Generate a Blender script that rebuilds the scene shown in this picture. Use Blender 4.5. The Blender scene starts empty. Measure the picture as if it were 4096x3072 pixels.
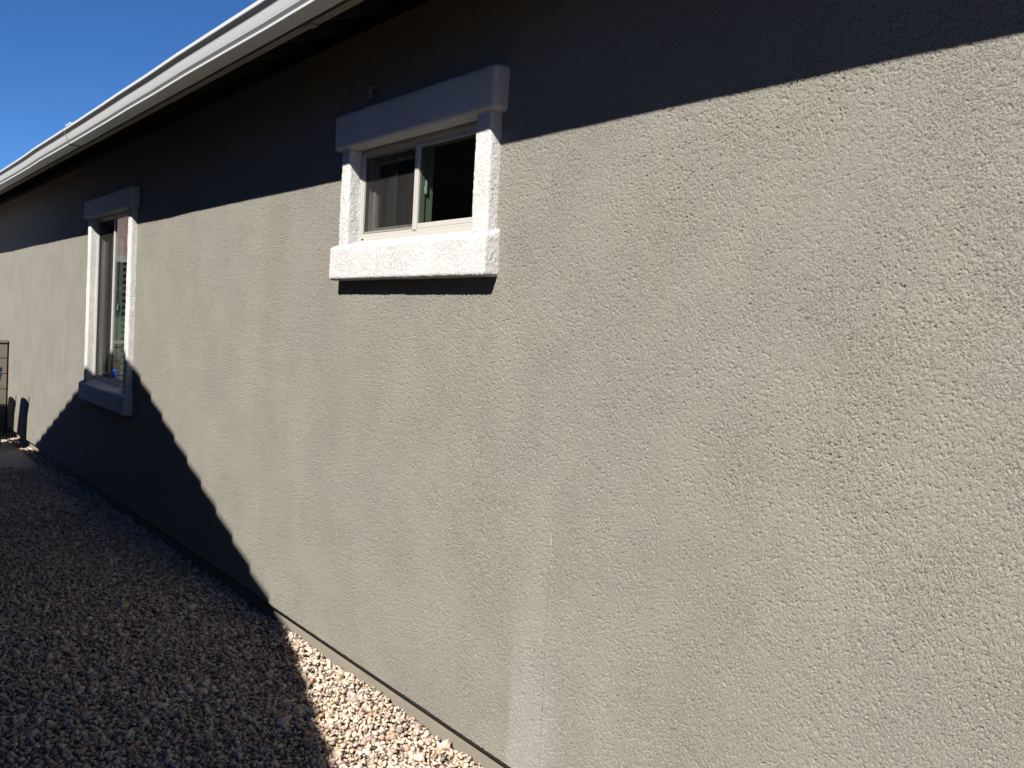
import bpy, bmesh, math, random
import numpy as np
from mathutils import Matrix, Vector, noise

S = bpy.context.scene
COL = S.collection
random.seed(7)
RNG = np.random.default_rng(11)

# ---------------------------------------------------------------- camera
def cam_basis(yaw, pitch, roll):
    f = np.array([math.sin(yaw) * math.cos(pitch), math.cos(yaw) * math.cos(pitch), math.sin(pitch)])
    r = np.array([math.cos(yaw), -math.sin(yaw), 0.0])
    d = np.cross(f, r)
    c, s = math.cos(roll), math.sin(roll)
    return c * r + s * d, -s * r + c * d, f

cam = bpy.data.cameras.new('camera')
cam.sensor_fit = 'HORIZONTAL'
cam.sensor_width = 36.0
cam.lens = 4140.0 * 36.0 / 4096.0
cam.clip_start = 0.02
cam.clip_end = 2000.0
camo = bpy.data.objects.new('camera', cam)
COL.objects.link(camo)
cr, cd, cf = cam_basis(math.radians(-55.867), math.radians(-2.921), math.radians(-2.977))
m = Matrix.Identity(4)
for i in range(3):
    m[i][0], m[i][1], m[i][2] = cr[i], -cd[i], -cf[i]
m[0][3], m[1][3], m[2][3] = 0.0, -2.1477, 1.7192
camo.matrix_world = m
S.camera = camo

# ---------------------------------------------------------------- sky, sun, exposure
SUN = Vector((0.52, -1.0, 1.085)).normalized()          # towards the sun
elev = math.asin(SUN.z)
rot = math.atan2(SUN.x, SUN.y)
W = bpy.data.worlds.new('World')
S.world = W
W.use_nodes = True
nt = W.node_tree
nt.nodes.clear()
sky = nt.nodes.new('ShaderNodeTexSky')
sky.sky_type = 'NISHITA'
sky.sun_disc = False
sky.sun_elevation = elev
sky.sun_rotation = rot
sky.altitude = 0.0
sky.air_density = 0.50
sky.dust_density = 0.0
sky.ozone_density = 9.0
bg = nt.nodes.new('ShaderNodeBackground')
bg.inputs['Strength'].default_value = 0.05
wo = nt.nodes.new('ShaderNodeOutputWorld')
hs = nt.nodes.new('ShaderNodeHueSaturation')
hs.inputs['Saturation'].default_value = 1.09
nt.links.new(sky.outputs[0], hs.inputs['Color'])
nt.links.new(hs.outputs[0], bg.inputs[0])
nt.links.new(bg.outputs[0], wo.inputs[0])

sl = bpy.data.lights.new('sun', 'SUN')
sl.energy = 5.0
sl.angle = math.radians(0.53)
sl.color = (1.0, 0.955, 0.885)
slo = bpy.data.objects.new('sun', sl)
COL.objects.link(slo)
slo.rotation_euler = SUN.to_track_quat('Z', 'Y').to_euler()
slo.location = SUN * 30

S.view_settings.view_transform = 'Standard'
S.view_settings.look = 'None'
S.view_settings.exposure = 1.45
S.view_settings.gamma = 1.0
S.cycles.use_denoising = True
S.cycles.denoiser = 'OPENIMAGEDENOISE'
S.cycles.denoising_input_passes = 'RGB_ALBEDO_NORMAL'
S.cycles.denoising_prefilter = 'ACCURATE'
S.cycles.diffuse_bounces = 2

# ---------------------------------------------------------------- object helpers
def link(name, me, mat=None, parent=None):
    o = bpy.data.objects.new(name, me)
    COL.objects.link(o)
    if mat is not None:
        for mm in (mat if isinstance(mat, (list, tuple)) else [mat]):
            me.materials.append(mm)
    if parent is not None:
        o.parent = parent
    return o

def tag(o, label=None, cat=None, group=None, kind=None):
    if label: o['label'] = label
    if cat: o['category'] = cat
    if group: o['group'] = group
    if kind: o['kind'] = kind
    return o

def empty(name, loc=(0, 0, 0)):
    o = bpy.data.objects.new(name, None)
    o.empty_display_size = 0.2
    COL.objects.link(o)
    o.location = loc
    return o

def done(bm, name, mat, parent=None, smooth=False):
    me = bpy.data.meshes.new(name)
    bmesh.ops.recalc_face_normals(bm, faces=bm.faces)
    bm.to_mesh(me)
    bm.free()
    if smooth:
        for p in me.polygons: p.use_smooth = True
    return link(name, me, mat, parent)

def box(bm, x0, x1, y0, y1, z0, z1, bevel=0.0, seg=2):
    t = bmesh.new()
    v = [t.verts.new(p) for p in ((x0, y0, z0), (x1, y0, z0), (x1, y1, z0), (x0, y1, z0),
                                  (x0, y0, z1), (x1, y0, z1), (x1, y1, z1), (x0, y1, z1))]
    for q in ((0, 3, 2, 1), (4, 5, 6, 7), (0, 1, 5, 4), (1, 2, 6, 5), (2, 3, 7, 6), (3, 0, 4, 7)):
        t.faces.new([v[k] for k in q])
    if bevel > 0:
        bmesh.ops.bevel(t, geom=list(t.edges), offset=bevel, segments=seg, profile=0.5, affect='EDGES')
    merge(bm, t)

def merge(bm, t):
    mp = {}
    for v in t.verts: mp[v] = bm.verts.new(v.co)
    for f in t.faces:
        nf = bm.faces.new([mp[v] for v in f.verts])
        nf.smooth = f.smooth
        nf.material_index = f.material_index
    t.free()

def extrude_x(bm, prof, x0, x1, closed=True):
    """prof: list of (y, z)"""
    a = [bm.verts.new((x0, y, z)) for y, z in prof]
    b = [bm.verts.new((x1, y, z)) for y, z in prof]
    n = len(prof)
    for i in range(n if closed else n - 1):
        j = (i + 1) % n
        bm.faces.new((a[i], a[j], b[j], b[i]))
    if closed:
        bm.faces.new(a[::-1])
        bm.faces.new(b)

def extrude_y(bm, prof, y0, y1):
    """prof: list of (x, z)"""
    a = [bm.verts.new((x, y0, z)) for x, z in prof]
    b = [bm.verts.new((x, y1, z)) for x, z in prof]
    n = len(prof)
    for i in range(n):
        j = (i + 1) % n
        bm.faces.new((a[i], a[j], b[j], b[i]))
    bm.faces.new(a[::-1])
    bm.faces.new(b)

def tube(bm, pts, rad, seg=14, cap=True):
    pts = [Vector(p) for p in pts]
    rings = []
    up = Vector((0.123, 0.31, 0.94)).normalized()
    for i, p in enumerate(pts):
        a = pts[max(i - 1, 0)]
        b = pts[min(i + 1, len(pts) - 1)]
        d = (b - a).normalized()
        u = d.cross(up).normalized()
        w = d.cross(u)
        r = rad[i] if isinstance(rad, (list, tuple)) else rad
        rings.append([bm.verts.new(p + (u * math.cos(t) + w * math.sin(t)) * r)
                      for t in [2 * math.pi * k / seg for k in range(seg)]])
    for i in range(len(rings) - 1):
        for k in range(seg):
            f = bm.faces.new((rings[i][k], rings[i][(k + 1) % seg], rings[i + 1][(k + 1) % seg], rings[i + 1][k]))
            f.smooth = True
    if cap:
        bm.faces.new(rings[0][::-1])
        bm.faces.new(rings[-1])

def ring_xz(bm, x0, x1, z0, z1, w, y0, y1, bevel=0.002):
    """a rectangular frame of four butted members in the xz plane"""
    wl = w if isinstance(w, (tuple, list)) else (w, w, w, w)     # left right bottom top
    l, r, b, t = wl
    box(bm, x0, x0 + l, y0, y1, z0, z1, bevel)
    box(bm, x1 - r, x1, y0, y1, z0, z1, bevel)
    box(bm, x0 + l, x1 - r, y0 + 0.0012, y1, z0, z0 + b, bevel)
    box(bm, x0 + l, x1 - r, y0 + 0.0012, y1, z1 - t, z1, bevel)

def wall_with_holes(bm, x0, x1, z0, z1, y0, y1, holes):
    """front face y0, back face y1, holes = [(hx0,hx1,hz0,hz1)] with reveals"""
    xs = sorted({x0, x1, *[h[0] for h in holes], *[h[1] for h in holes]})
    zs = sorted({z0, z1, *[h[2] for h in holes], *[h[3] for h in holes]})
    vd = {}
    def V(x, y, z):
        k = (round(x, 5), round(y, 5), round(z, 5))
        if k not in vd: vd[k] = bm.verts.new(k)
        return vd[k]
    def inhole(xc, zc):
        return any(h[0] < xc < h[1] and h[2] < zc < h[3] for h in holes)
    for i in range(len(xs) - 1):
        for j in range(len(zs) - 1):
            a, b, c, d = xs[i], xs[i + 1], zs[j], zs[j + 1]
            if inhole((a + b) / 2, (c + d) / 2): continue
            for y in (y0, y1):
                bm.faces.new((V(a, y, c), V(b, y, c), V(b, y, d), V(a, y, d)))
    def strip(seq):
        for (xa, za), (xb, zb) in seq:
            try: bm.faces.new((V(xa, y0, za), V(xb, y0, zb), V(xb, y1, zb), V(xa, y1, za)))
            except ValueError: pass
    def edges(a, b, c, d):
        out = []
        X = [x for x in xs if a <= x <= b]; Z = [z for z in zs if c <= z <= d]
        for p, q in zip(X[:-1], X[1:]): out += [((p, c), (q, c)), ((p, d), (q, d))]
        for p, q in zip(Z[:-1], Z[1:]): out += [((a, p), (a, q)), ((b, p), (b, q))]
        return out
    strip(edges(x0, x1, z0, z1))
    for h in holes: strip(edges(*h))

# ---------------------------------------------------------------- materials
class N:
    """tiny node-graph helper"""
    def __init__(self, name):
        self.m = bpy.data.materials.new(name)
        self.m.use_nodes = True
        self.t = self.m.node_tree
        self.t.nodes.clear()
        self.out = self.t.nodes.new('ShaderNodeOutputMaterial')
        self.geo = None
    def n(self, typ, **kw):
        nd = self.t.nodes.new(typ)
        for k, v in kw.items():
            if k in ('operation', 'blend_type', 'data_type', 'interpolation_type', 'feature', 'noise_dimensions', 'attribute_name', 'distribution', 'distance', 'noise_type', 'voronoi_dimensions', 'clamp', 'use_clamp', 'color_mode'):
                setattr(nd, k, v)
            else:
                self.set(nd.inputs[k.replace('_', ' ')] if k.replace('_', ' ') in nd.inputs else nd.inputs[k], v)
        return nd
    def set(self, sock, v):
        if isinstance(v, bpy.types.NodeSocket): self.t.links.new(v, sock)
        elif isinstance(v, bpy.types.Node): self.t.links.new(v.outputs[0], sock)
        else:
            if hasattr(sock.default_value, '__len__') and not hasattr(v, '__len__'): v = [v] * len(sock.default_value)
            if hasattr(v, '__len__') and len(v) == 3 and len(sock.default_value) == 4: v = (*v, 1.0)
            sock.default_value = v
    def pos(self):
        if self.geo is None: self.geo = self.n('ShaderNodeNewGeometry')
        return self.geo.outputs['Position']
    def mapping(self, scale=(1, 1, 1), loc=(0, 0, 0)):
        return self.n('ShaderNodeMapping', Vector=self.pos(), Scale=scale, Location=loc).outputs[0]
    def noise(self, vec, scale, detail=3.0, rough=0.55):
        return self.n('ShaderNodeTexNoise', Vector=vec, Scale=scale, Detail=detail, Roughness=rough).outputs[0]
    def math(self, op, a, b=0.0, c=None):
        nd = self.t.nodes.new('ShaderNodeMath'); nd.operation = op
        self.set(nd.inputs[0], a); self.set(nd.inputs[1], b)
        if c is not None: self.set(nd.inputs[2], c)
        return nd.outputs[0]
    def range(self, v, a, b, c=0.0, d=1.0, smooth=True):
        nd = self.t.nodes.new('ShaderNodeMapRange')
        if smooth: nd.interpolation_type = 'SMOOTHSTEP'
        for i, x in enumerate((v, a, b, c, d)): self.set(nd.inputs[i], x)
        return nd.outputs[0]
    def mix(self, fac, a, b, blend='MIX'):
        nd = self.t.nodes.new('ShaderNodeMix'); nd.data_type = 'RGBA'; nd.blend_type = blend
        self.set(nd.inputs[0], fac); self.set(nd.inputs[6], a); self.set(nd.inputs[7], b)
        return nd.outputs[2]
    def sep(self):
        return self.n('ShaderNodeSeparateXYZ', Vector=self.pos())
    def bump(self, h, dist, strength=1.0, normal=None):
        nd = self.t.nodes.new('ShaderNodeBump')
        nd.inputs['Strength'].default_value = strength
        nd.inputs['Distance'].default_value = dist
        self.set(nd.inputs['Height'], h)
        if normal is not None: self.set(nd.inputs['Normal'], normal)
        return nd.outputs[0]
    def bsdf(self, color, rough=0.9, normal=None, spec=0.3, metal=0.0):
        b = self.t.nodes.new('ShaderNodeBsdfPrincipled')
        self.set(b.inputs['Base Color'], color)
        self.set(b.inputs['Roughness'], rough)
        b.inputs['Specular IOR Level'].default_value = spec
        b.inputs['Metallic'].default_value = metal
        if normal is not None: self.set(b.inputs['Normal'], normal)
        self.t.links.new(b.outputs[0], self.out.inputs[0])
        return b

def stucco(name, base, bump_d, marks=False, vary=0.10, grain=1.0):
    k = N(name)
    P = k.pos()
    g1 = k.noise(P, 250 * grain, 2.0, 0.55)
    g2 = k.noise(P, 95 * grain, 2.0, 0.5)
    vor = k.n('ShaderNodeTexVoronoi', Vector=P, Scale=150 * grain).outputs['Distance']
    low = k.noise(P, 2.6, 3.0, 0.6)
    pits = k.range(g1, 0.28, 0.50)                     # flat tops, narrow pits
    h = k.math('ADD', k.math('MULTIPLY', pits, 0.75), k.math('MULTIPLY', k.math('SUBTRACT', 1.0, vor), 0.20))
    h = k.math('ADD', h, k.math('MULTIPLY', g2, 0.20))
    amp = k.range(low, 0.34, 0.68, 0.55, 1.15)
    h = k.math('MULTIPLY', h, amp)
    nrm = k.bump(h, bump_d)
    # colour: faint trowel mottling, rain streaks
    mott = k.noise(P, 2.1, 5.0, 0.62)
    streak = k.noise(k.mapping((7.0, 1.0, 0.55)), 1.0, 4.0, 0.6)
    fine = k.noise(P, 260, 1.0, 0.5)
    v = k.math('ADD', k.math('MULTIPLY', k.math('SUBTRACT', mott, 0.5), vary * 2.4), 1.0)
    v = k.math('ADD', v, k.math('MULTIPLY', k.math('SUBTRACT', streak, 0.5), vary * 1.3))
    v = k.math('ADD', v, k.math('MULTIPLY', k.math('SUBTRACT', fine, 0.5), 0.22))
    comb = k.n('ShaderNodeCombineColor')
    for i in range(3): k.set(comb.inputs[i], v)
    col = k.mix(1.0, base, comb.outputs[0], 'MULTIPLY')
    warm = k.noise(k.mapping((1, 1, 1), (3.1, 0, 9.7)), 1.3, 3.0, 0.5)
    col = k.mix(k.range(warm, 0.35, 0.7, 0.0, 0.2), col, k.mix(1.0, col, (1.06, 1.0, 0.90), 'MULTIPLY'))
    if marks:
        s = k.sep()
        x, z = s.outputs[0], s.outputs[2]
        wob = k.noise(k.mapping((9, 1, 6)), 1.0, 3.0, 0.6)
        wx = k.math('ADD', x, k.math('MULTIPLY', k.math('SUBTRACT', wob, 0.5), 0.06))
        # pale lime bloom low on the wall either side of the crack
        side = k.math('MULTIPLY', k.range(wx, -3.10, -3.05), k.range(wx, -2.70, -2.92))
        fade = k.range(k.math('ADD', z, k.math('MULTIPLY', wob, 0.35)), 1.05, 0.45)
        body = k.math('MULTIPLY', side, fade)
        col = k.mix(k.math('MULTIPLY', body, 0.55), col, (0.232, 0.224, 0.207))
        # pale streak higher up
        st = k.math('MULTIPLY', k.math('MULTIPLY', k.range(wx, -3.02, -2.95), k.range(wx, -2.86, -2.93)),
                    k.math('MULTIPLY', k.range(z, 1.75, 1.2), k.range(z, 0.5, 0.9)))
        col = k.mix(k.math('MULTIPLY', st, 0.10), col, (0.21, 0.20, 0.176))
        # hairline crack
        jit = k.noise(k.mapping((1, 1, 14)), 1.0, 4.0, 0.65)
        cx = k.math('ABSOLUTE', k.math('SUBTRACT', k.math('ADD', x, k.math('MULTIPLY', k.math('SUBTRACT', jit, 0.5), 0.022)), -2.873))
        broken = k.noise(k.mapping((1, 1, 40), (0, 0, 5)), 1.0, 2.0, 0.6)
        line = k.math('MULTIPLY', k.range(cx, 0.0019, 0.0006), k.range(z, 0.98, 0.85))
        line = k.math('MULTIPLY', line, k.range(broken, 0.38, 0.55, 0.15, 1.0))
        col = k.mix(k.math('MULTIPLY', line, 0.6), col, (0.03, 0.028, 0.025))
        chalk = k.math('MULTIPLY', k.range(cx, 0.005, 0.001), k.math('MULTIPLY', k.range(z, 0.90, 0.94), k.range(z, 1.04, 1.0)))
        col = k.mix(k.math('MULTIPLY', chalk, k.range(broken, 0.45, 0.62, 0.0, 0.6)), col, (0.36, 0.35, 0.33))
    k.bsdf(col, 0.95, nrm, 0.12)
    return k.m

def plain(name, base, rough=0.6, spec=0.3, var=0.12, scale=6.0, bump=0.0, bscale=200, metal=0.0, stretch=(1, 1, 1)):
    k = N(name)
    P = k.mapping(stretch)
    a = k.noise(P, scale, 5.0, 0.6)
    v = k.math('ADD', k.math('MULTIPLY', k.math('SUBTRACT', a, 0.5), var * 2.5), 1.0)
    comb = k.n('ShaderNodeCombineColor')
    for i in range(3): k.set(comb.inputs[i], v)
    col = k.mix(1.0, base, comb.outputs[0], 'MULTIPLY')
    nrm = k.bump(k.noise(P, bscale, 3.0, 0.6), bump) if bump else None
    k.bsdf(col, rough, nrm, spec, metal)
    return k.m

STUCCO = stucco('stucco_taupe', (0.162, 0.1530, 0.1320), 0.0034, marks=True, vary=0.05)
TRIM = stucco('stucco_white', (0.41, 0.412, 0.405), 0.0050, vary=0.03, grain=0.9)
NEIGH = stucco('stucco_neighbour', (0.10, 0.09, 0.075), 0.004)
STEM = plain('painted_concrete', (0.150, 0.135, 0.110), 0.9, 0.15, 0.10, 5.0, 0.0012, 60, stretch=(1, 1, 3))
SLAB = plain('concrete_slab', (0.22, 0.205, 0.185), 0.9, 0.15, 0.14, 3.0, 0.001, 120)
VINYL = plain('vinyl_almond', (0.31, 0.298, 0.270), 0.45, 0.4, 0.04, 8.0)
ALU = plain('gutter_paint', (0.375, 0.388, 0.388), 0.38, 0.45, 0.05, 4.0, stretch=(0.3, 1, 1))
WOOD = plain('fascia_wood', (0.17, 0.145, 0.115), 0.8, 0.2, 0.30, 9.0, 0.0015, 40, stretch=(0.25, 5, 5))
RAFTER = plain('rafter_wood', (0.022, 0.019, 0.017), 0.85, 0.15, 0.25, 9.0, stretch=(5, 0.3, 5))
RAFTER2 = plain('splice_wood', (0.15, 0.13, 0.11), 0.8, 0.2, 0.2, 30.0)
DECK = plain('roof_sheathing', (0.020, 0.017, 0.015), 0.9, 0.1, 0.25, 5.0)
TILE = plain('roof_tile', (0.16, 0.115, 0.095), 0.85, 0.2, 0.30, 2.5, 0.002, 60)
BLOCK = plain('block', (0.135, 0.113, 0.088), 0.92, 0.1, 0.12, 2.6, 0.003, 90)
MORTAR = plain('mortar', (0.055, 0.045, 0.035), 0.95, 0.1, 0.12, 9.0)
CAULK_AND_SHADE = plain('filler_and_shade', (0.02, 0.02, 0.018), 0.9, 0.1)
BINBODY = plain('bin_plastic', (0.030, 0.031, 0.034), 0.55, 0.3, 0.08, 3.0, 0.0006, 300)
BINLID = plain('bin_lid_plastic', (0.022, 0.060, 0.36), 0.45, 0.35, 0.06, 3.0, 0.0005, 300)
RUBBER = plain('rubber', (0.018, 0.018, 0.018), 0.8, 0.2)
PVC = plain('pvc', (0.11, 0.107, 0.10), 0.5, 0.35, 0.06, 30)
ROOM = plain('room_paint', (0.10, 0.095, 0.085), 0.95, 0.05)
SLAT = plain('blind_slat', (0.30, 0.31, 0.29), 0.6, 0.2, 0.05)
LATCH = plain('latch_metal', (0.72, 0.74, 0.70), 0.45, 0.4, 0.05)
LEAF = plain('leaf_dry', (0.13, 0.055, 0.03), 0.8, 0.15, 0.3, 60)
SCRFRAME = plain('screen_frame_paint', (0.16, 0.155, 0.145), 0.5, 0.3, 0.05)
SEAL = plain('sealant', (0.13, 0.13, 0.125), 0.6, 0.3, 0.2, 60)
WEEP = plain('weep_slot', (0.02, 0.02, 0.02), 0.9, 0.05)
RHWALL = plain('rear_house_stucco', (0.10, 0.115, 0.10), 0.9, 0.1)
RHTILE = plain('rear_house_tile', (0.20, 0.135, 0.125), 0.85, 0.1, 0.3, 2.0)
DIRT = plain('ground_grit', (0.15, 0.120, 0.098), 0.97, 0.05, 0.35, 30.0, 0.006, 55)

def glass_mat():
    k = N('window_glass')
    tr = k.n('ShaderNodeBsdfTransparent', Color=(0.40, 0.47, 0.43))
    gl = k.n('ShaderNodeBsdfGlossy', Color=(0.95, 1.0, 0.97), Roughness=0.0)
    g = k.n('ShaderNodeNewGeometry')
    dt = k.t.nodes.new('ShaderNodeVectorMath'); dt.operation = 'DOT_PRODUCT'
    k.t.links.new(g.outputs['Normal'], dt.inputs[0]); k.t.links.new(g.outputs['Incoming'], dt.inputs[1])
    ca = k.math('ABSOLUTE', dt.outputs['Value'])
    fr = k.math('ADD', 0.07, k.math('MULTIPLY', 0.93, k.math('POWER', k.math('SUBTRACT', 1.0, ca), 5.0)))
    mx = k.n('ShaderNodeMixShader', Fac=fr)
    k.t.links.new(tr.outputs[0], mx.inputs[1]); k.t.links.new(gl.outputs[0], mx.inputs[2])
    k.t.links.new(mx.outputs[0], k.out.inputs[0])
    return k.m
GLASS = glass_mat()

def screen_mat():
    k = N('insect_screen')
    tr = k.n('ShaderNodeBsdfTransparent', Color=(1, 1, 1))
    df = k.n('ShaderNodeBsdfDiffuse', Color=(0.020, 0.0195, 0.019))
    v = k.noise(k.mapping((24, 1, 1.5)), 1.0, 3.0, 0.6)
    mx = k.n('ShaderNodeMixShader', Fac=k.range(v, 0.3, 0.7, 0.52, 0.68))
    k.t.links.new(tr.outputs[0], mx.inputs[1]); k.t.links.new(df.outputs[0], mx.inputs[2])
    k.t.links.new(mx.outputs[0], k.out.inputs[0])
    return k.m
SCREEN = screen_mat()

def gravel_mat():
    k = N('gravel_stone')
    at = k.n('ShaderNodeAttribute', attribute_name='stone_col')
    n1 = k.noise(k.pos(), 90, 4.0, 0.65)
    v = k.math('ADD', k.math('MULTIPLY', k.math('SUBTRACT', n1, 0.5), 0.55), 1.0)
    comb = k.n('ShaderNodeCombineColor')
    for i in range(3): k.set(comb.inputs[i], v)
    col = k.mix(1.0, at.outputs[0], comb.outputs[0], 'MULTIPLY')
    nrm = k.bump(k.noise(k.pos(), 260, 3.0, 0.6), 0.0015)
    k.bsdf(col, 0.9, nrm, 0.15)
    return k.m
GRAVEL = gravel_mat()

# ---------------------------------------------------------------- ground
bm = bmesh.new()
R = 300.0
v = [bm.verts.new(p) for p in ((-R, -R, -0.012), (R, -R, -0.012), (R, R, -0.012), (-R, R, -0.012))]
bm.faces.new(v)
tag(done(bm, 'ground', DIRT), 'bare gravelly desert ground between the two houses', kind='structure')

bm = bmesh.new()
box(bm, -13.0 + 0.006, -11.78, -3.15, -0.105, -0.06, 0.016, 0.006)
box(bm, -15.0, -13.0 - 0.006, -3.15, -0.09, -0.06, 0.014, 0.006)
tag(done(bm, 'path', SLAB), 'grey concrete slab path in front of the block wall', kind='structure')

# ---------------------------------------------------------------- gravel (one mass of loose stones)
def stone_protos(n):
    out = []
    for i in range(n):
        t = bmesh.new()
        for _ in range(11):
            p = Vector((random.gauss(0, 1), random.gauss(0, 1), random.gauss(0, 1)))
            p.normalize()
            p *= random.uniform(0.8, 1.0)
            t.verts.new((p.x, p.y * random.uniform(0.7, 0.95), p.z * 0.75))
        r = bmesh.ops.convex_hull(t, input=t.verts)
        bmesh.ops.delete(t, geom=[g for g in r['geom_interior'] if isinstance(g, bmesh.types.BMVert)], context='VERTS')
        bmesh.ops.triangulate(t, faces=t.faces)
        bmesh.ops.recalc_face_normals(t, faces=t.faces)
        t.verts.index_update()
        vv = np.array([w.co[:] for w in t.verts])
        ff = np.array([[w.index for w in f.verts] for f in t.faces])
        t.free()
        out.append((vv, ff))
    return out

def gravel():
    pts = []
    def layer(x0, x1, y0, y1, sp, zoff, keep=1.0):
        nx, ny = int((x1 - x0) / sp), int((y1 - y0) / sp)
        gx, gy = np.meshgrid(np.arange(nx), np.arange(ny))
        x = x0 + (gx.ravel() + RNG.uniform(0, 1, nx * ny)) * sp
        y = y0 + (gy.ravel() + RNG.uniform(0, 1, nx * ny)) * sp
        k = RNG.uniform(0, 1, nx * ny) < keep
        x, y = x[k], y[k]
        z = zoff + RNG.uniform(-0.006, 0.006, len(x))
        pts.append(np.stack([x, y, z], 1))
    layer(-11.80, -2.4, -2.0, 0.035, 0.0205, 0.000)
    layer(-11.80, -2.4, -2.0, 0.028, 0.0235, 0.012, 0.8)
    layer(-11.80, 2.0, -3.2, -2.0, 0.032, 0.004)
    layer(-2.4, 2.0, -2.0, 0.03, 0.030, 0.004)
    layer(-15.0, -11.80, -0.085, 0.035, 0.030, 0.006)
    P = np.concatenate(pts)
    # gentle undulation and a slight bank against the stem wall
    u = 0.010 * np.sin(P[:, 0] * 2.3 + 1.0) * np.sin(P[:, 1] * 3.1) + 0.008 * np.sin(P[:, 0] * 5.7 + P[:, 1] * 4.0)
    P[:, 2] += u + 0.020 * np.exp(-np.maximum(-P[:, 1], 0) / 0.10)
    ok = ~((P[:, 0] < -11.80) & (P[:, 1] < -0.08))
    P = P[ok]
    n = len(P)
    protos = stone_protos(14)
    size = np.clip(RNG.lognormal(math.log(0.0136), 0.36, n), 0.006, 0.036)
    pal = np.array([(0.60, 0.50, 0.39), (0.54, 0.43, 0.34), (0.46, 0.36, 0.30), (0.39, 0.29, 0.25), (0.67, 0.60, 0.51),
                    (0.50, 0.33, 0.23), (0.27, 0.21, 0.19), (0.56, 0.47, 0.40), (0.36, 0.31, 0.28), (0.17, 0.15, 0.14)])
    wt = np.array([.24, .20, .14, .09, .10, .045, .045, .09, .035, .015]); wt /= wt.sum()
    ci = RNG.choice(len(pal), n, p=wt)
    colr = np.array([0.64, 0.615, 0.59]) * pal[ci] * RNG.normal(1.0, 0.09, (n, 1)) * RNG.normal(1.0, 0.025, (n, 3))
    q = RNG.normal(0, 1, (n, 4)) * np.array([1, 0.38, 0.38, 1])
    q /= np.linalg.norm(q, axis=1, keepdims=True)
    w, x, y, z = q.T
    Rm = np.stack([1 - 2 * (y * y + z * z), 2 * (x * y - z * w), 2 * (x * z + y * w),
                   2 * (x * y + z * w), 1 - 2 * (x * x + z * z), 2 * (y * z - x * w),
                   2 * (x * z - y * w), 2 * (y * z + x * w), 1 - 2 * (x * x + y * y)], 1).reshape(n, 3, 3)
    sc = np.stack([size * RNG.uniform(0.85, 1.5, n), size * RNG.uniform(0.75, 1.15, n), size * RNG.uniform(0.6, 1.0, n)], 1)
    kind = RNG.integers(0, len(protos), n)
    V, F, Cc, off = [], [], [], 0
    for i, (pv, pf) in enumerate(protos):
        idx = np.where(kind == i)[0]
        vv = pv[None] * sc[idx][:, None, :]
        vv = np.einsum('nij,nkj->nki', Rm[idx], vv) + P[idx][:, None, :]
        ff = pf[None] + (np.arange(len(idx)) * len(pv))[:, None, None] + off
        V.append(vv.reshape(-1, 3)); F.append(ff.reshape(-1, 3))
        Cc.append(np.repeat(colr[idx], len(pv), axis=0))
        off += len(idx) * len(pv)
    V = np.concatenate(V); F = np.concatenate(F); Cc = np.clip(np.concatenate(Cc), 0.02, 0.85)
    # keep every stone outside the stem wall
    V[:, 1] = np.minimum(V[:, 1], 0.0385)
    me = bpy.data.meshes.new('gravel')
    me.vertices.add(len(V)); me.vertices.foreach_set('co', V.astype(np.float32).ravel())
    me.loops.add(F.size); me.loops.foreach_set('vertex_index', F.astype(np.int32).ravel())
    me.polygons.add(len(F))
    me.polygons.foreach_set('loop_start', np.arange(0, F.size, 3, dtype=np.int32))
    me.polygons.foreach_set('loop_total', np.full(len(F), 3, dtype=np.int32))
    me.update(calc_edges=True)
    a = me.color_attributes.new('stone_col', 'FLOAT_COLOR', 'POINT')
    a.data.foreach_set('color', np.concatenate([Cc, np.ones((len(Cc), 1))], 1).astype(np.float32).ravel())
    o = link('gravel', me, GRAVEL)
    tag(o, 'pinkish cream crushed gravel covering the side yard', kind='stuff')
gravel()

# ---------------------------------------------------------------- house
W1 = dict(x0=-4.560, x1=-3.435, z0=2.108, z1=2.538)      # clear stucco openings
W2 = dict(x0=-10.105, x1=-8.735, z0=1.078, z1=2.556)
ZB = 0.12                                                  # bottom edge of the stucco
house = empty('house', (0, 0, 0))
tag(house, 'taupe stucco house wall with white trimmed windows and deep eave', 'house')

E_ = 0.004
holes = [(w['x0'] - E_, w['x1'] + E_, w['z0'] - E_, w['z1'] + E_) for w in (W1, W2)]
bm = bmesh.new()
XL, XR, YB = -18.0, 3.5, 9.0
wall_with_holes(bm, XL, XR, ZB, 3.10, 0.0105, 0.15, holes)
box(bm, XL, XL + 0.15, 0.15, YB - 0.15, ZB, 3.10)
box(bm, XR - 0.15, XR, 0.15, YB - 0.15, ZB, 3.10)
box(bm, XL, XR, YB - 0.15, YB, ZB, 3.10)
done(bm, 'wall_backing', STUCCO, house)

# the sprayed stucco coat itself: a finely divided sheet with real relief
def lattice(u, v, scale, seed, ang=0.0):
    """smooth gradient-like noise on the grid of x positions u and z positions v, lattice turned by ang"""
    g = np.random.default_rng(seed).uniform(-1, 1, (1024, 1024)).astype(np.float32)
    c, s_ = math.cos(ang), math.sin(ang)
    U = ((u[:, None] * c + v[None] * s_) / scale + 5000.0).astype(np.float64)
    Vv = ((-u[:, None] * s_ + v[None] * c) / scale + 5000.0).astype(np.float64)
    ui = np.floor(U).astype(np.int64); vi = np.floor(Vv).astype(np.int64)
    uf = (U - ui).astype(np.float32); vf = (Vv - vi).astype(np.float32)
    uf = uf * uf * (3 - 2 * uf); vf = vf * vf * (3 - 2 * vf)
    ui %= 1023; vi %= 1023
    return (g[ui, vi] * (1 - uf) + g[ui + 1, vi] * uf) * (1 - vf) + (g[ui, vi + 1] * (1 - uf) + g[ui + 1, vi + 1] * uf) * vf

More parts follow.
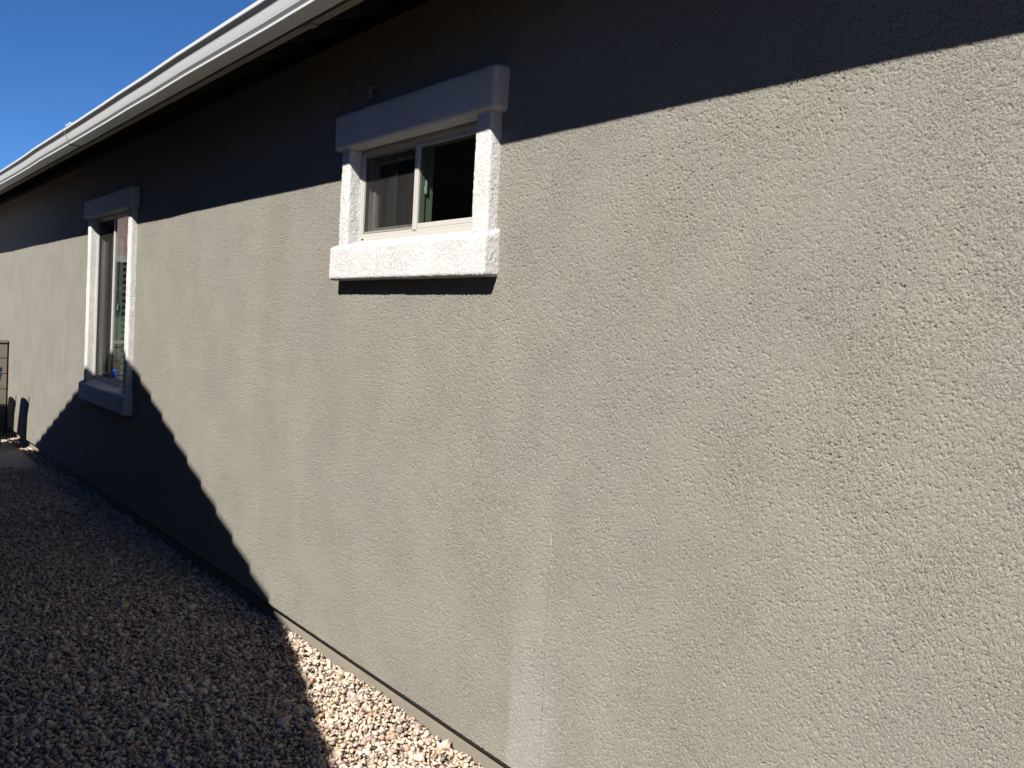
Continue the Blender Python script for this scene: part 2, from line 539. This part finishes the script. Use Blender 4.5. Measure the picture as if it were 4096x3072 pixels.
def stucco_relief(u, v):
    rough = np.clip(0.95 + 0.22 * lattice(u, v, 0.33, 1, 0.4) + 0.16 * lattice(u, v, 0.11, 2, 1.1), 0.55, 1.35)
    a = lattice(u, v, 0.0050, 3, 0.7) + 0.85 * lattice(u, v, 0.0036, 4, 0.25)
    c = lattice(u, v, 0.0100, 5, 1.0)
    pits = -np.clip(-a - 0.42, 0, 0.9)                   # narrow hollows between flat lumps
    h = RELIEF * (1.25 * pits + 0.10 * a + 0.12 * c)
    return h * rough + 0.0008 * lattice(u, v, 0.16, 6, 0.5) + 0.0014 * lattice(u, v, 0.75, 7, 0.2)
RELIEF = 0.0036

def stucco_skin():
    xs = [XR]
    while xs[-1] > XL:
        x = xs[-1]
        d = 0.020 if x > -0.95 else (0.0022 if x > -3.0 else 0.0022 + (-3.0 - x) * 0.00115)
        xs.append(x - min(d, 0.012))
    xs = np.array(xs[::-1]); xs[0] = XL
    zs = np.concatenate([np.arange(ZB, 2.62, 0.0024), np.arange(2.62, 3.10, 0.008), [3.10]])
    nx, nz = len(xs), len(zs)
    h = stucco_relief(xs, zs)
    V = np.empty((nx, nz, 3), np.float32)
    V[..., 0] = xs[:, None]; V[..., 2] = zs[None]; V[..., 1] = -h - 0.001
    xc, zc = (xs[:-1] + xs[1:]) / 2, (zs[:-1] + zs[1:]) / 2
    keep = np.ones((nx - 1, nz - 1), bool)
    for w in (W1, W2):
        keep &= ~(((xc > w['x0'] - 0.02) & (xc < w['x1'] + 0.02))[:, None] & ((zc > w['z0'] - 0.02) & (zc < w['z1'] + 0.02))[None])
    i, j = np.where(keep)
    a = i * nz + j
    F = np.stack([a, a + nz, a + nz + 1, a + 1], 1).astype(np.int32)
    me = bpy.data.meshes.new('wall')
    me.vertices.add(nx * nz); me.vertices.foreach_set('co', V.reshape(-1))
    me.loops.add(F.size); me.loops.foreach_set('vertex_index', F.ravel())
    me.polygons.add(len(F))
    me.polygons.foreach_set('loop_start', np.arange(0, F.size, 4, dtype=np.int32))
    me.polygons.foreach_set('loop_total', np.full(len(F), 4, dtype=np.int32))
    me.update(calc_edges=True)
    link('wall', me, STUCCO, house)
stucco_skin()

bm = bmesh.new()
box(bm, XL + 0.04, XR - 0.04, 0.042, YB - 0.04, -0.30, ZB - 0.003)
done(bm, 'foundation', STEM, house)

# drip screed strip, coloured dark to stand for the shadow under the stucco
bm = bmesh.new()
box(bm, XL, XR, 0.010, 0.0415, ZB - 0.016, ZB - 0.0025)
tag(done(bm, 'screed_shadow_strip', CAULK_AND_SHADE, house), 'dark strip coloured as the shadow line under the stucco edge')

# rooms behind the two windows
bm = bmesh.new()
for x0, x1 in ((-6.0, -2.6), (-12.0, -7.2)):
    box(bm, x0, x1, 0.152, 3.2, 0.14, 2.80)
bmesh.ops.delete(bm, geom=[f for f in bm.faces if abs(f.calc_center_median().y - 0.152) < 1e-4], context='FACES')
done(bm, 'interior_wall', ROOM, house)

# ---- roof: sheathing, rafters, fascia, gutter
P12 = 0.34
YF = -0.43                                                 # face of the fascia
zr = 3.085
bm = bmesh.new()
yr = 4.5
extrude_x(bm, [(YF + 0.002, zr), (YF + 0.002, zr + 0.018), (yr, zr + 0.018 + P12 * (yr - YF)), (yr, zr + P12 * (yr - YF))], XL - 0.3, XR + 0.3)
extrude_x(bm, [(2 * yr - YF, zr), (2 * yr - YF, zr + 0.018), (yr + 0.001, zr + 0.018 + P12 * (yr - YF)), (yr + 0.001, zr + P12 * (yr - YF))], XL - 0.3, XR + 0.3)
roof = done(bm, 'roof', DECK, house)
bm = bmesh.new()
y = YF - 0.03
while y < yr - 0.3:
    z = zr + 0.03 + P12 * (y - YF)
    extrude_x(bm, [(y, z + 0.035), (y, z + 0.062), (y + 0.42, z + 0.036 + P12 * 0.42), (y + 0.42, z + 0.012 + P12 * 0.42)], XL - 0.32, XR + 0.32)
    y += 0.34
done(bm, 'roof_tiling', TILE, roof)

def rafter_mesh():
    t = bmesh.new()
    a, h = YF + 0.0425, 0.092
    y1 = 0.0 - 0.004
    extrude_x(t, [(a, zr - 0.001 + P12 * (a - YF) - h), (a, zr - 0.001 + P12 * (a - YF)),
                  (y1, zr - 0.001 + P12 * (y1 - YF)), (y1, zr - 0.001 + P12 * (y1 - YF) - h)], -0.02, 0.02)
    return t
x = -3.841 + 0.478 * 14
first = None
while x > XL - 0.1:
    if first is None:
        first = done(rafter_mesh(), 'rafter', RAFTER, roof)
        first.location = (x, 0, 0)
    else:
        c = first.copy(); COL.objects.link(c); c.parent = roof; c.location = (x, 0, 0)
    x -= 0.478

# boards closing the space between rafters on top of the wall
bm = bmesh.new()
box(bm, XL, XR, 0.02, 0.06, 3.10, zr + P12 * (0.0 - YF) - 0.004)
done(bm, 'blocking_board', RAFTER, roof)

bm = bmesh.new()
sx = -4.185
box(bm, XL - 0.3, sx - 0.0015, YF, YF + 0.040, 2.9735, zr - 0.004, 0.002)
box(bm, sx + 0.0015, XR + 0.3, YF + 0.001, YF + 0.041, 2.9715, zr - 0.004, 0.002)
fascia = done(bm, 'fascia', WOOD, house)
bm = bmesh.new()                                            # scarfed splice with saw-cut ends
for k in range(1):
    box(bm, sx - 0.075, sx - 0.008, YF + 0.004, YF + 0.043, 2.9690, 2.9790)
done(bm, 'splice_block', RAFTER2, fascia)

def gutter(x0, x1):
    t = bmesh.new()
    outer = [(-0.4325, 3.075), (-0.4325, 2.986), (-0.5170, 2.985), (-0.5205, 2.9865), (-0.5220, 2.9900), (-0.5215, 2.9955), (-0.5225, 2.9985),
             (-0.5270, 3.0045), (-0.5330, 3.0120), (-0.5375, 3.0250), (-0.5420, 3.0400), (-0.5460, 3.0540), (-0.5495, 3.0620),
             (-0.5580, 3.0700), (-0.5650, 3.0770), (-0.5680, 3.0810), (-0.5685, 3.0960), (-0.5660, 3.0990), (-0.5600, 3.0990)]
    inner = [(-0.5590, 3.0965), (-0.5655, 3.0940), (-0.5630, 3.0825), (-0.5470, 3.0640), (-0.5330, 3.0150), (-0.5195, 2.9990), (-0.5175, 2.9885), (-0.4345, 2.9890), (-0.4345, 3.075)]
    xs = np.arange(x0, x1, 0.6).tolist() + [x1]
    rings = []
    for xx in xs:
        dz = 0.0022 * math.sin(xx * 1.9 + 0.6) + 0.0014 * math.sin(xx * 4.3)
        dy = 0.0018 * math.sin(xx * 2.7)
        rings.append([t.verts.new((xx, yy + (dy if yy < -0.5 else 0), zz + (dz if yy < -0.44 else 0))) for yy, zz in outer + inner])
    n = len(outer) + len(inner)
    for a, b in zip(rings[:-1], rings[1:]):
        for i in range(n):
            j = (i + 1) % n
            t.faces.new((a[i], a[j], b[j], b[i]))
    t.faces.new(rings[0][::-1]); t.faces.new(rings[-1])
    return t
SEAM = -8.64
bm = gutter(XL - 0.3, SEAM - 0.001)
g2 = gutter(SEAM - 0.02, XR + 0.3)
for vv in g2.verts:                                         # the lapped length sits a hair proud
    vv.co.z -= 0.0035; vv.co.y -= 0.003
merge(bm, g2)
gut = done(bm, 'gutter', ALU, house)
bm = bmesh.new()
prof = [(-0.440, 2.979), (-0.5190, 2.9795), (-0.5265, 2.985), (-0.5265, 2.996), (-0.5290, 3.002), (-0.537, 3.011), (-0.5415, 3.025),
        (-0.5460, 3.040), (-0.5500, 3.054), (-0.554, 3.060), (-0.562, 3.068), (-0.5720, 3.079), (-0.5735, 3.096)]
tube(bm, [(SEAM - 0.021 + random.uniform(-0.003, 0.003), py, pz) for py, pz in prof], [random.uniform(0.002, 0.0045) for _ in prof], 8)
done(bm, 'seam_sealant', SEAL, gut)
bm = bmesh.new()
box(bm, SEAM + 0.06, SEAM + 0.22, -0.5715, -0.44, 3.098, 3.112, 0.003)
done(bm, 'gutter_hanger', ALU, gut)

# ---- condensate drain elbow above the small window
bm = bmesh.new()
px, pz = -4.375, 2.803
r = 0.0142
pts = [(px + 0.005, 0.02, pz - 0.004), (px, -0.022, pz)]
for k in range(1, 7):
    a = math.pi / 2 * k / 6
    pts.append((px, -0.022 - 0.026 * math.sin(a), pz - 0.026 * (1 - math.cos(a))))
pts.append((px, -0.048, pz - 0.058))
tube(bm, pts, r, 16, cap=False)
tube(bm, [(px, -0.048, pz - 0.059), (px, -0.048, pz - 0.025)], 0.0105, 16, cap=True)
tube(bm, [(px, -0.048, pz - 0.034), (px, -0.048, pz - 0.058)], 0.0162, 16, cap=True)
tag(done(bm, 'drain_pipe', PVC, house), 'short plastic drain elbow pointing down above the small window')

# ---- windows
def rounded_block(x0, x1, y0, y1, z0, z1, r=0.016, step=0.0055, amp=0.0016, slope_top=0.0, seed=0.0):
    """box with rounded front edges and slightly lumpy hand-coated faces"""
    t = bmesh.new()
    nx, ny, nz = [max(2, int(round((b - a) / step))) for a, b in ((x0, x1), (y0, y1), (z0, z1))]
    X, Y, Z = np.linspace(x0, x1, nx + 1), np.linspace(y0, y1, ny + 1), np.linspace(z0, z1, nz + 1)
    vd = {}
    def V(i, j, k):
        if (i, j, k) not in vd:
            p = Vector((X[i], Y[j], Z[k]))
            q = Vector((min(max(p.x, x0 + r), x1 - r), max(p.y, y0 + r), min(max(p.z, z0 + r), z1 - r)))
            d = p - q
            if j == 0 and d.length < 1e-9: d = Vector((0, -1, 0))
            if d.length > 1e-9:
                nrm = d.normalized()
                p = q + nrm * r
                w = noise.noise(Vector((p.x * 9 + seed, p.y * 9, p.z * 9))) * 1.6 + noise.noise(Vector((p.x * 112 + seed, p.y * 112, p.z * 112))) * 1.55
                p = p + nrm * amp * w
            if slope_top:
                f = max(0.0, (p.z - (z0 + z1) / 2) / ((z1 - z0) / 2))
                p.z += slope_top * f * (p.y - y0) / (y1 - y0)
            vd[(i, j, k)] = t.verts.new(p)
        return vd[(i, j, k)]
    for i in range(nx):
        for k in range(nz):
            t.faces.new((V(i, 0, k), V(i + 1, 0, k), V(i + 1, 0, k + 1), V(i, 0, k + 1)))
            t.faces.new((V(i, ny, k), V(i, ny, k + 1), V(i + 1, ny, k + 1), V(i + 1, ny, k)))
    for i in range(nx):
        for j in range(ny):
            t.faces.new((V(i, j, 0), V(i, j + 1, 0), V(i + 1, j + 1, 0), V(i + 1, j, 0)))
            t.faces.new((V(i, j, nz), V(i + 1, j, nz), V(i + 1, j + 1, nz), V(i, j + 1, nz)))
    for j in range(ny):
        for k in range(nz):
            t.faces.new((V(0, j, k), V(0, j, k + 1), V(0, j + 1, k + 1), V(0, j + 1, k)))
            t.faces.new((V(nx, j, k), V(nx, j + 1, k), V(nx, j + 1, k + 1), V(nx, j, k + 1)))
    return t

def make_window(w, label, lint, sill, jl, jr, mx, seed, latch_z):
    x0, x1, z0, z1 = w['x0'], w['x1'], w['z0'], w['z1']
    # outer vinyl frame, two stepped rings
    bm = bmesh.new()
    ring_xz(bm, x0 - 0.003, x1 + 0.003, z0 - 0.003, z1 + 0.003, (0.015, 0.015, 0.024, 0.022), 0.014, 0.11)
    ring_xz(bm, x0 + 0.0122, x1 - 0.0122, z0 + 0.0212, z1 - 0.0192, (0.010, 0.010, 0.013, 0.012), 0.019, 0.105)
    win = done(bm, 'window', VINYL, house)
    tag(win, label)
    # stucco-coated foam trim
    done(rounded_block(lint[0], lint[1], -0.066, 0.012, lint[2], lint[3], r=0.022, seed=seed), 'lintel', TRIM, win, True)
    done(rounded_block(sill[0], sill[1], -0.070, 0.013, sill[2], sill[3], r=0.013, slope_top=z0 - 0.001 - sill[3], seed=seed + 5), 'sill', TRIM, win, True)
    for k, (a, b) in enumerate((jl, jr)):
        done(rounded_block(a, b, -0.051, 0.0125, sill[3] - 0.02, lint[2] + 0.02, r=0.012, seed=seed + 11 + 6 * k), 'jamb', TRIM, win, True)
    # clear space inside the frame
    a0, a1, c0, c1 = x0 + 0.0225, x1 - 0.0225, z0 + 0.0345, z1 - 0.0315
    # mullion and the rail round the fixed right pane
    bm = bmesh.new()
    box(bm, mx - 0.016, mx + 0.016, 0.0155, 0.060, c0 - 0.006, c1 + 0.004, 0.003)
    done(bm, 'mullion', VINYL, win)
    bm = bmesh.new()
    ring_xz(bm, mx + 0.0165, a1, c0, c1, (0.0012, 0.014, 0.022, 0.013), 0.0195, 0.052, 0.002)
    fixed = done(bm, 'fixed_sash', VINYL, win)
    bm = bmesh.new()
    box(bm, mx + 0.0177, a1 - 0.014, 0.026, 0.032, c0 + 0.022, c1 - 0.013)
    bmesh.ops.delete(bm, geom=[f for f in bm.faces if f.calc_center_median().y > 0.0265], context='FACES')
    done(bm, 'pane', GLASS, win)
    # sliding sash further in, behind the insect screen
    bm = bmesh.new()
    ring_xz(bm, a0 + 0.002, mx + 0.012, c0 + 0.002, c1 - 0.002, (0.030, 0.044, 0.030, 0.030), 0.064, 0.098, 0.003)
    sash = done(bm, 'sliding_sash', VINYL, win)
    bm = bmesh.new()
    vs = [bm.verts.new(p) for p in ((a0 + 0.034, 0.080, c0 + 0.034), (mx - 0.030, 0.080, c0 + 0.034), (mx - 0.030, 0.080, c1 - 0.034), (a0 + 0.034, 0.080, c1 - 0.034))]
    bm.faces.new(vs)
    done(bm, 'pane', GLASS, win)
    bm = bmesh.new()
    ring_xz(bm, a0 + 0.001, mx - 0.0165, c0 + 0.001, c1 - 0.001, (0.009, 0.006, 0.010, 0.009), 0.0215, 0.030, 0.0015)
    sf = done(bm, 'screen_frame', SCRFRAME, win)
    bm = bmesh.new()
    vs = [bm.verts.new(p) for p in ((a0 + 0.009, 0.025, c0 + 0.010), (mx - 0.022, 0.025, c0 + 0.010), (mx - 0.022, 0.025, c1 - 0.009), (a0 + 0.009, 0.025, c1 - 0.009))]
    bm.faces.new(vs)
    done(bm, 'insect_screen', SCREEN, win)
    # weep slots
    for wx in (x0 + 0.028, x1 - 0.040):
        bm = bmesh.new()
        box(bm, wx, wx + 0.020, 0.0128, 0.016, z0 + 0.007, z0 + 0.012)
        done(bm, 'weep_slot', WEEP, win)
    # latch on the sliding sash stile, seen through the fixed pane
    bm = bmesh.new()
    lx = mx + 0.006
    box(bm, lx - 0.012, lx + 0.016, 0.054, 0.0642, latch_z - 0.030, latch_z + 0.030, 0.003)
    tube(bm, [(lx, 0.058, latch_z + 0.012), (lx + 0.006, 0.054, latch_z - 0.004), (lx + 0.004, 0.053, latch_z - 0.032), (lx - 0.002, 0.054, latch_z - 0.050)], [0.0085, 0.008, 0.0065, 0.0045], 10)
    done(bm, 'latch', LATCH, win, False)
    return win

# the meeting stile stands a little right of the mullion so it shows through the fixed pane
win1 = make_window(W1, 'small high sliding window with white stucco surround',
                   (-4.715, -3.288, 2.540, 2.712), (-4.706, -3.300, 1.922, 2.078), (-4.652, W1['x0']), (W1['x1'], -3.325), -4.018, 1.3, 2.325)
win2 = make_window(W2, 'tall window with white stucco surround half in the gable shadow',
                   (-10.335, -8.595, 2.553, 2.718), (-10.33, -8.605, 0.876, 1.032), (-10.205, W2['x0']), (W2['x1'], -8.630), -9.470, 40.0, 1.75)

# blinds behind the tall window (two narrow ones with a gap)
for bx0, bx1 in ((-10.09, -9.645), (-9.595, -8.75)):
    bm = bmesh.new()
    zz = W2['z0'] + 0.03
    while zz < W2['z1'] - 0.05:
        t = bmesh.new()
        box(t, bx0, bx1, -0.030, 0.030, -0.0015, 0.0015)
        bmesh.ops.rotate(t, verts=t.verts, cent=(0, 0, 0), matrix=Matrix.Rotation(math.radians(50), 3, 'X'))
        bmesh.ops.translate(t, verts=t.verts, vec=(0, 0.185, zz))
        merge(bm, t)
        zz += 0.0565
    box(bm, bx0, bx1, 0.165, 0.215, W2['z1'] - 0.045, W2['z1'] - 0.005, 0.004)
    done(bm, 'blind', SLAT, win2)

# ---------------------------------------------------------------- block wall at the end of the passage
bw = empty('block_wall', (-15.0, 0, 0))
tag(bw, 'low tan concrete block wall butting against the house at the far end', 'wall')
BX0, BX1 = -15.19, -14.99
bm = bmesh.new()
yend = -3.24
for c in range(6):
    z0, z1 = 0.203 * c + 0.005, 0.203 * c + 0.198
    y = -0.020 - (0.0 if c % 2 else 0.0)
    ln = 0.40 if c % 2 else 0.20
    while y > yend:
        ye = max(y - ln + 0.006, yend)
        box(bm, BX0 + 0.15, BX1, -0.0 + ye, y, z0, z1, 0.004, 2)
        y -= ln; ln = 0.40
blk = done(bm, 'block_course', BLOCK, bw)
bm = bmesh.new()
box(bm, BX0, BX1 - 0.006, yend, -0.021, -0.10, 1.216)
done(bm, 'mortar', MORTAR, bw)
bm = bmesh.new()
y = -0.018
while y > yend:
    ye = max(y - 0.396, yend)
    box(bm, BX0 - 0.012, BX1 + 0.012, ye, y, 1.219, 1.262, 0.005, 2)
    y -= 0.40
done(bm, 'wall_cap', BLOCK, bw)
bm = bmesh.new()
box(bm, BX0 + 0.02, BX1 - 0.012, -0.0205, -0.0005, -0.1, 1.235)
done(bm, 'joint_filler', CAULK_AND_SHADE, bw)
for o in (blk,): pass
for c in bw.children: c.matrix_parent_inverse = bw.matrix_world.inverted(); c.location = (15.0, 0, 0)

# ---------------------------------------------------------------- neighbour's house (its gable casts the big stepped shadow)
XA, ZA, PN, YR = -7.66, 4.615, 0.365, -2.90
nb = empty('neighbour_house', (XA, -3.25, 0))
tag(nb, 'neighbouring stucco house whose tiled gable faces the taupe wall', 'house')
def nbpart(bm, name, mat, parent=nb):
    o = done(bm, name, mat, None)
    o.parent = parent
    o.matrix_parent_inverse = Matrix.Translation(nb.location).inverted()
    return o
HW, HR = 5.20, 5.62
zw = ZA - 0.10 - PN * HW
bm = bmesh.new()
extrude_y(bm, [(XA - HW, -0.2), (XA + HW, -0.2), (XA + HW, zw), (XA, ZA - 0.10), (XA - HW, zw)], -13.0, -3.25)
nbpart(bm, 'wall', NEIGH)
roofs = []
bm = bmesh.new()
e = 0.322
for side in (1, -1):
    i = 0
    while True:
        d0 = HR - e * i                  # low end of the course, horizontal distance from the ridge
        if d0 < 0.05: break
        d1 = max(d0 - 0.42, 0.0)
        zl, zh = ZA - PN * d0, ZA - PN * d1
        prof = [(XA + side * d0, zl - 0.030), (XA + side * d0, zl + 0.032), (XA + side * (d0 - 0.02), zl + 0.041),
                (XA + side * d1, zh - 0.012), (XA + side * d1, zh - 0.034)]
        if side < 0: prof = prof[::-1]
        extrude_y(bm, prof, -13.3, YR)
        i += 1
nr = nbpart(bm, 'roof', TILE)
bm = bmesh.new()
for side in (1, -1):
    prof = [(XA + side * HR, ZA - PN * HR - 0.036), (XA + side * HR, ZA - PN * HR - 0.20), (XA + side * 0.0005, ZA - 0.20), (XA + side * 0.0005, ZA - 0.036)]
    if side < 0: prof = prof[::-1]
    extrude_y(bm, prof, YR - 0.045, YR - 0.005)
nbpart(bm, 'fascia', WOOD)
bm = bmesh.new()
for side in (1, -1):
    prof = [(XA + side * HR, ZA - PN * HR - 0.040), (XA + side * HR, ZA - PN * HR - 0.060), (XA + side * 0.001, ZA - 0.060), (XA + side * 0.001, ZA - 0.040)]
    if side < 0: prof = prof[::-1]
    extrude_y(bm, prof, -13.25, YR - 0.046)
nbpart(bm, 'soffit', DECK)

nb_blocker = nb.copy(); COL.objects.link(nb_blocker)  # unseen house added to keep sky and bounce light off the eave shade
nb_blocker.location = (XA + 13.9, -3.25, 0)
for ch in list(nb.children):
    c = ch.copy(); COL.objects.link(c); c.parent = nb_blocker
nb['label'] = 'neighbouring stucco house whose tiled gable throws the stepped shadow'
nb_blocker['label'] = 'added unseen copy of the gabled house behind the camera, blocking sky and ground light'
for q in (nb, nb_blocker): q['group'] = 'gabled houses across the side yard'

# ---------------------------------------------------------------- house beyond the block wall (shows only in the tall window's reflection)
rh = empty('rear_house', (-26.5, -7.0, 0))
tag(rh, 'grey stucco house with pinkish tiled hip roof beyond the block wall', 'house')
def rhpart(bm, name, mat, parent=rh):
    o = done(bm, name, mat, None)
    o.parent = rh
    o.matrix_parent_inverse = Matrix.Translation(rh.location).inverted()
    return o
bm = bmesh.new()
box(bm, -36.0, -26.0, -13.0, -1.2, -0.2, 2.95)
rhpart(bm, 'wall', RHWALL)
bm = bmesh.new()
e0, e1 = [(-36.6, -13.6), (-25.4, -13.6), (-25.4, -0.6), (-36.6, -0.6)], 3.02
low_ = [bm.verts.new((x, y, e1)) for x, y in e0]
r1 = bm.verts.new((-31.0, -8.4, 5.2)); r2 = bm.verts.new((-31.0, -5.8, 5.2))
bm.faces.new((low_[0], low_[1], r1)); bm.faces.new((low_[1], low_[2], r2, r1)); bm.faces.new((low_[2], low_[3], r2)); bm.faces.new((low_[3], low_[0], r1, r2))
bm.faces.new(low_[::-1])
rhpart(bm, 'roof', RHTILE)
bm = bmesh.new()
box(bm, -25.42, -25.38, -13.6, -0.6, 2.86, 3.015)
rhpart(bm, 'fascia', ALU)
bm = bmesh.new()
ring_xz(bm, 0.0, 1.6, 0.9, 2.3, 0.10, 0.0, 0.03)
bmesh.ops.rotate(bm, verts=bm.verts, cent=(0, 0, 0), matrix=Matrix.Rotation(math.radians(90), 3, 'Z'))
bmesh.ops.translate(bm, verts=bm.verts, vec=(-25.97, -5.0, 0))
wf = rhpart(bm, 'window_frame', VINYL)

# ---------------------------------------------------------------- wheelie bins
def make_bin(name, label, loc):
    """+x is the wheel and handle side; origin on the ground under the bin's middle"""
    root = empty(name, loc)
    tag(root, label, 'bin', 'wheeled bins by the block wall')
    # body: tapered tub
    bm = bmesh.new()
    lo, hi = (0.20, 0.22), (0.265, 0.285)
    rings = []
    for z, fx, fy in ((0.06, *lo), (0.075, lo[0] + 0.01, lo[1] + 0.01), (0.50, 0.236, 0.258), (0.82, *hi), (0.835, hi[0] + 0.012, hi[1] + 0.012), (0.87, hi[0] + 0.012, hi[1] + 0.012)):
        rr = 0.05
        ring = []
        for cx, cy, a0 in ((1, 1, 0), (-1, 1, 90), (-1, -1, 180), (1, -1, 270)):
            for s in range(5):
                a = math.radians(a0 + 90 * s / 4)
                ring.append(bm.verts.new((cx * (fx - rr) + rr * math.cos(a), cy * (fy - rr) + rr * math.sin(a), z)))
        rings.append(ring)
    for a, b in zip(rings[:-1], rings[1:]):
        for i in range(20):
            bm.faces.new((a[i], a[(i + 1) % 20], b[(i + 1) % 20], b[i]))
    bm.faces.new(rings[0][::-1]); bm.faces.new(rings[-1])
    done(bm, 'body', BINLID, root)
    # lid: shallow dome, higher in the middle, drooping to the front
    bm = bmesh.new()
    prof = [(-0.300, 0.855), (-0.305, 0.880), (-0.290, 0.905), (-0.240, 0.928), (-0.140, 0.946), (0.0, 0.953), (0.12, 0.945), (0.200, 0.925), (0.262, 0.900), (0.268, 0.878), (0.255, 0.872), (-0.280, 0.872)]
    n = 8
    rows = []
    for j in range(n + 1):
        yy = -0.300 + 0.600 * j / n
        k = 1.0 - 0.35 * abs(2 * j / n - 1) ** 4
        rows.append([bm.verts.new((px_ * (1 - 0.02 * abs(2 * j / n - 1) ** 6), yy, 0.872 + (pz_ - 0.872) * k)) for px_, pz_ in prof])
    m_ = len(prof)
    for a, b in zip(rows[:-1], rows[1:]):
        for i in range(m_):
            f = bm.faces.new((a[i], a[(i + 1) % m_], b[(i + 1) % m_], b[i])); f.smooth = True
    bm.faces.new(rows[0][::-1]); bm.faces.new(rows[-1])
    lid = done(bm, 'lid', BINLID, root)
    # hinge lugs and grab bar in lid colour
    bm = bmesh.new()
    tube(bm, [(0.318, -0.290, 0.958), (0.318, 0.290, 0.958)], 0.026, 14)
    done(bm, 'handle', BINLID, root)
    for sy in (-0.26, 0.26):
        bm = bmesh.new()
        tube(bm, [(0.255, sy, 0.850), (0.295, sy, 0.868), (0.320, sy, 0.905), (0.322, sy, 0.950)], [0.024, 0.024, 0.021, 0.020], 10)
        done(bm, 'handle_bracket', BINLID, root)
    bm = bmesh.new()
    tube(bm, [(0.225, -0.29, 0.115), (0.225, 0.29, 0.115)], 0.012, 10)
    done(bm, 'axle', RUBBER, root)
    for sy in (-1, 1):
        bm = bmesh.new()
        prof = [(0.030, -0.022), (0.075, -0.026), (0.105, -0.026), (0.115, -0.016), (0.115, 0.016), (0.105, 0.026), (0.075, 0.026), (0.030, 0.022)]
        seg = 28
        rg = []
        for s in range(seg):
            a = 2 * math.pi * s / seg
            rg.append([bm.verts.new((0.225 + r_ * math.cos(a), sy * 0.272 + w_, 0.131 + r_ * math.sin(a))) for r_, w_ in prof])
        for s in range(seg):
            a, b = rg[s], rg[(s + 1) % seg]
            for i in range(len(prof)):
                f = bm.faces.new((a[i], a[(i + 1) % len(prof)], b[(i + 1) % len(prof)], b[i]))
        done(bm, 'wheel', RUBBER, root)
    return root

def copy_tree(o, parent=None):
    c = o.copy(); COL.objects.link(c)
    if parent is not None: c.parent = parent
    for ch in list(o.children): copy_tree(ch, c)
    return c
bin1 = make_bin('wheelie_bin', 'blue wheeled bin with a blue lid, nearer of the two on the slab', (-13.53, -0.615, 0.016))
bin2 = copy_tree(bin1)
bin2.location = (-14.45, -0.675, 0.016)
bin2['label'] = 'blue wheeled bin with a blue lid, standing closest to the block wall'

# ---------------------------------------------------------------- a dry leaf on the gravel
bm = bmesh.new()
lv = []
for i in range(9):
    u = i / 8
    wd = 0.018 * math.sin(math.pi * min(u * 1.02, 1)) ** 0.8
    lift = 0.012 * math.sin(u * 3.0)
    lv.append([bm.verts.new(((u - 0.5) * 0.055, s * wd, lift + 0.010 * s * s)) for s in (-1, 0, 1)])
for a, b in zip(lv[:-1], lv[1:]):
    for k in range(2):
        bm.faces.new((a[k], a[k + 1], b[k + 1], b[k]))
leaf = done(bm, 'dry_leaf', LEAF)
leaf.location = (-4.905, -0.155, 0.045)
leaf.rotation_euler = (0.9, 0.5, 0.7)
sm = leaf.modifiers.new('thickness', 'SOLIDIFY'); sm.thickness = 0.0008
tag(leaf, 'small curled brown dry leaf lying on the gravel by the wall', 'leaf')
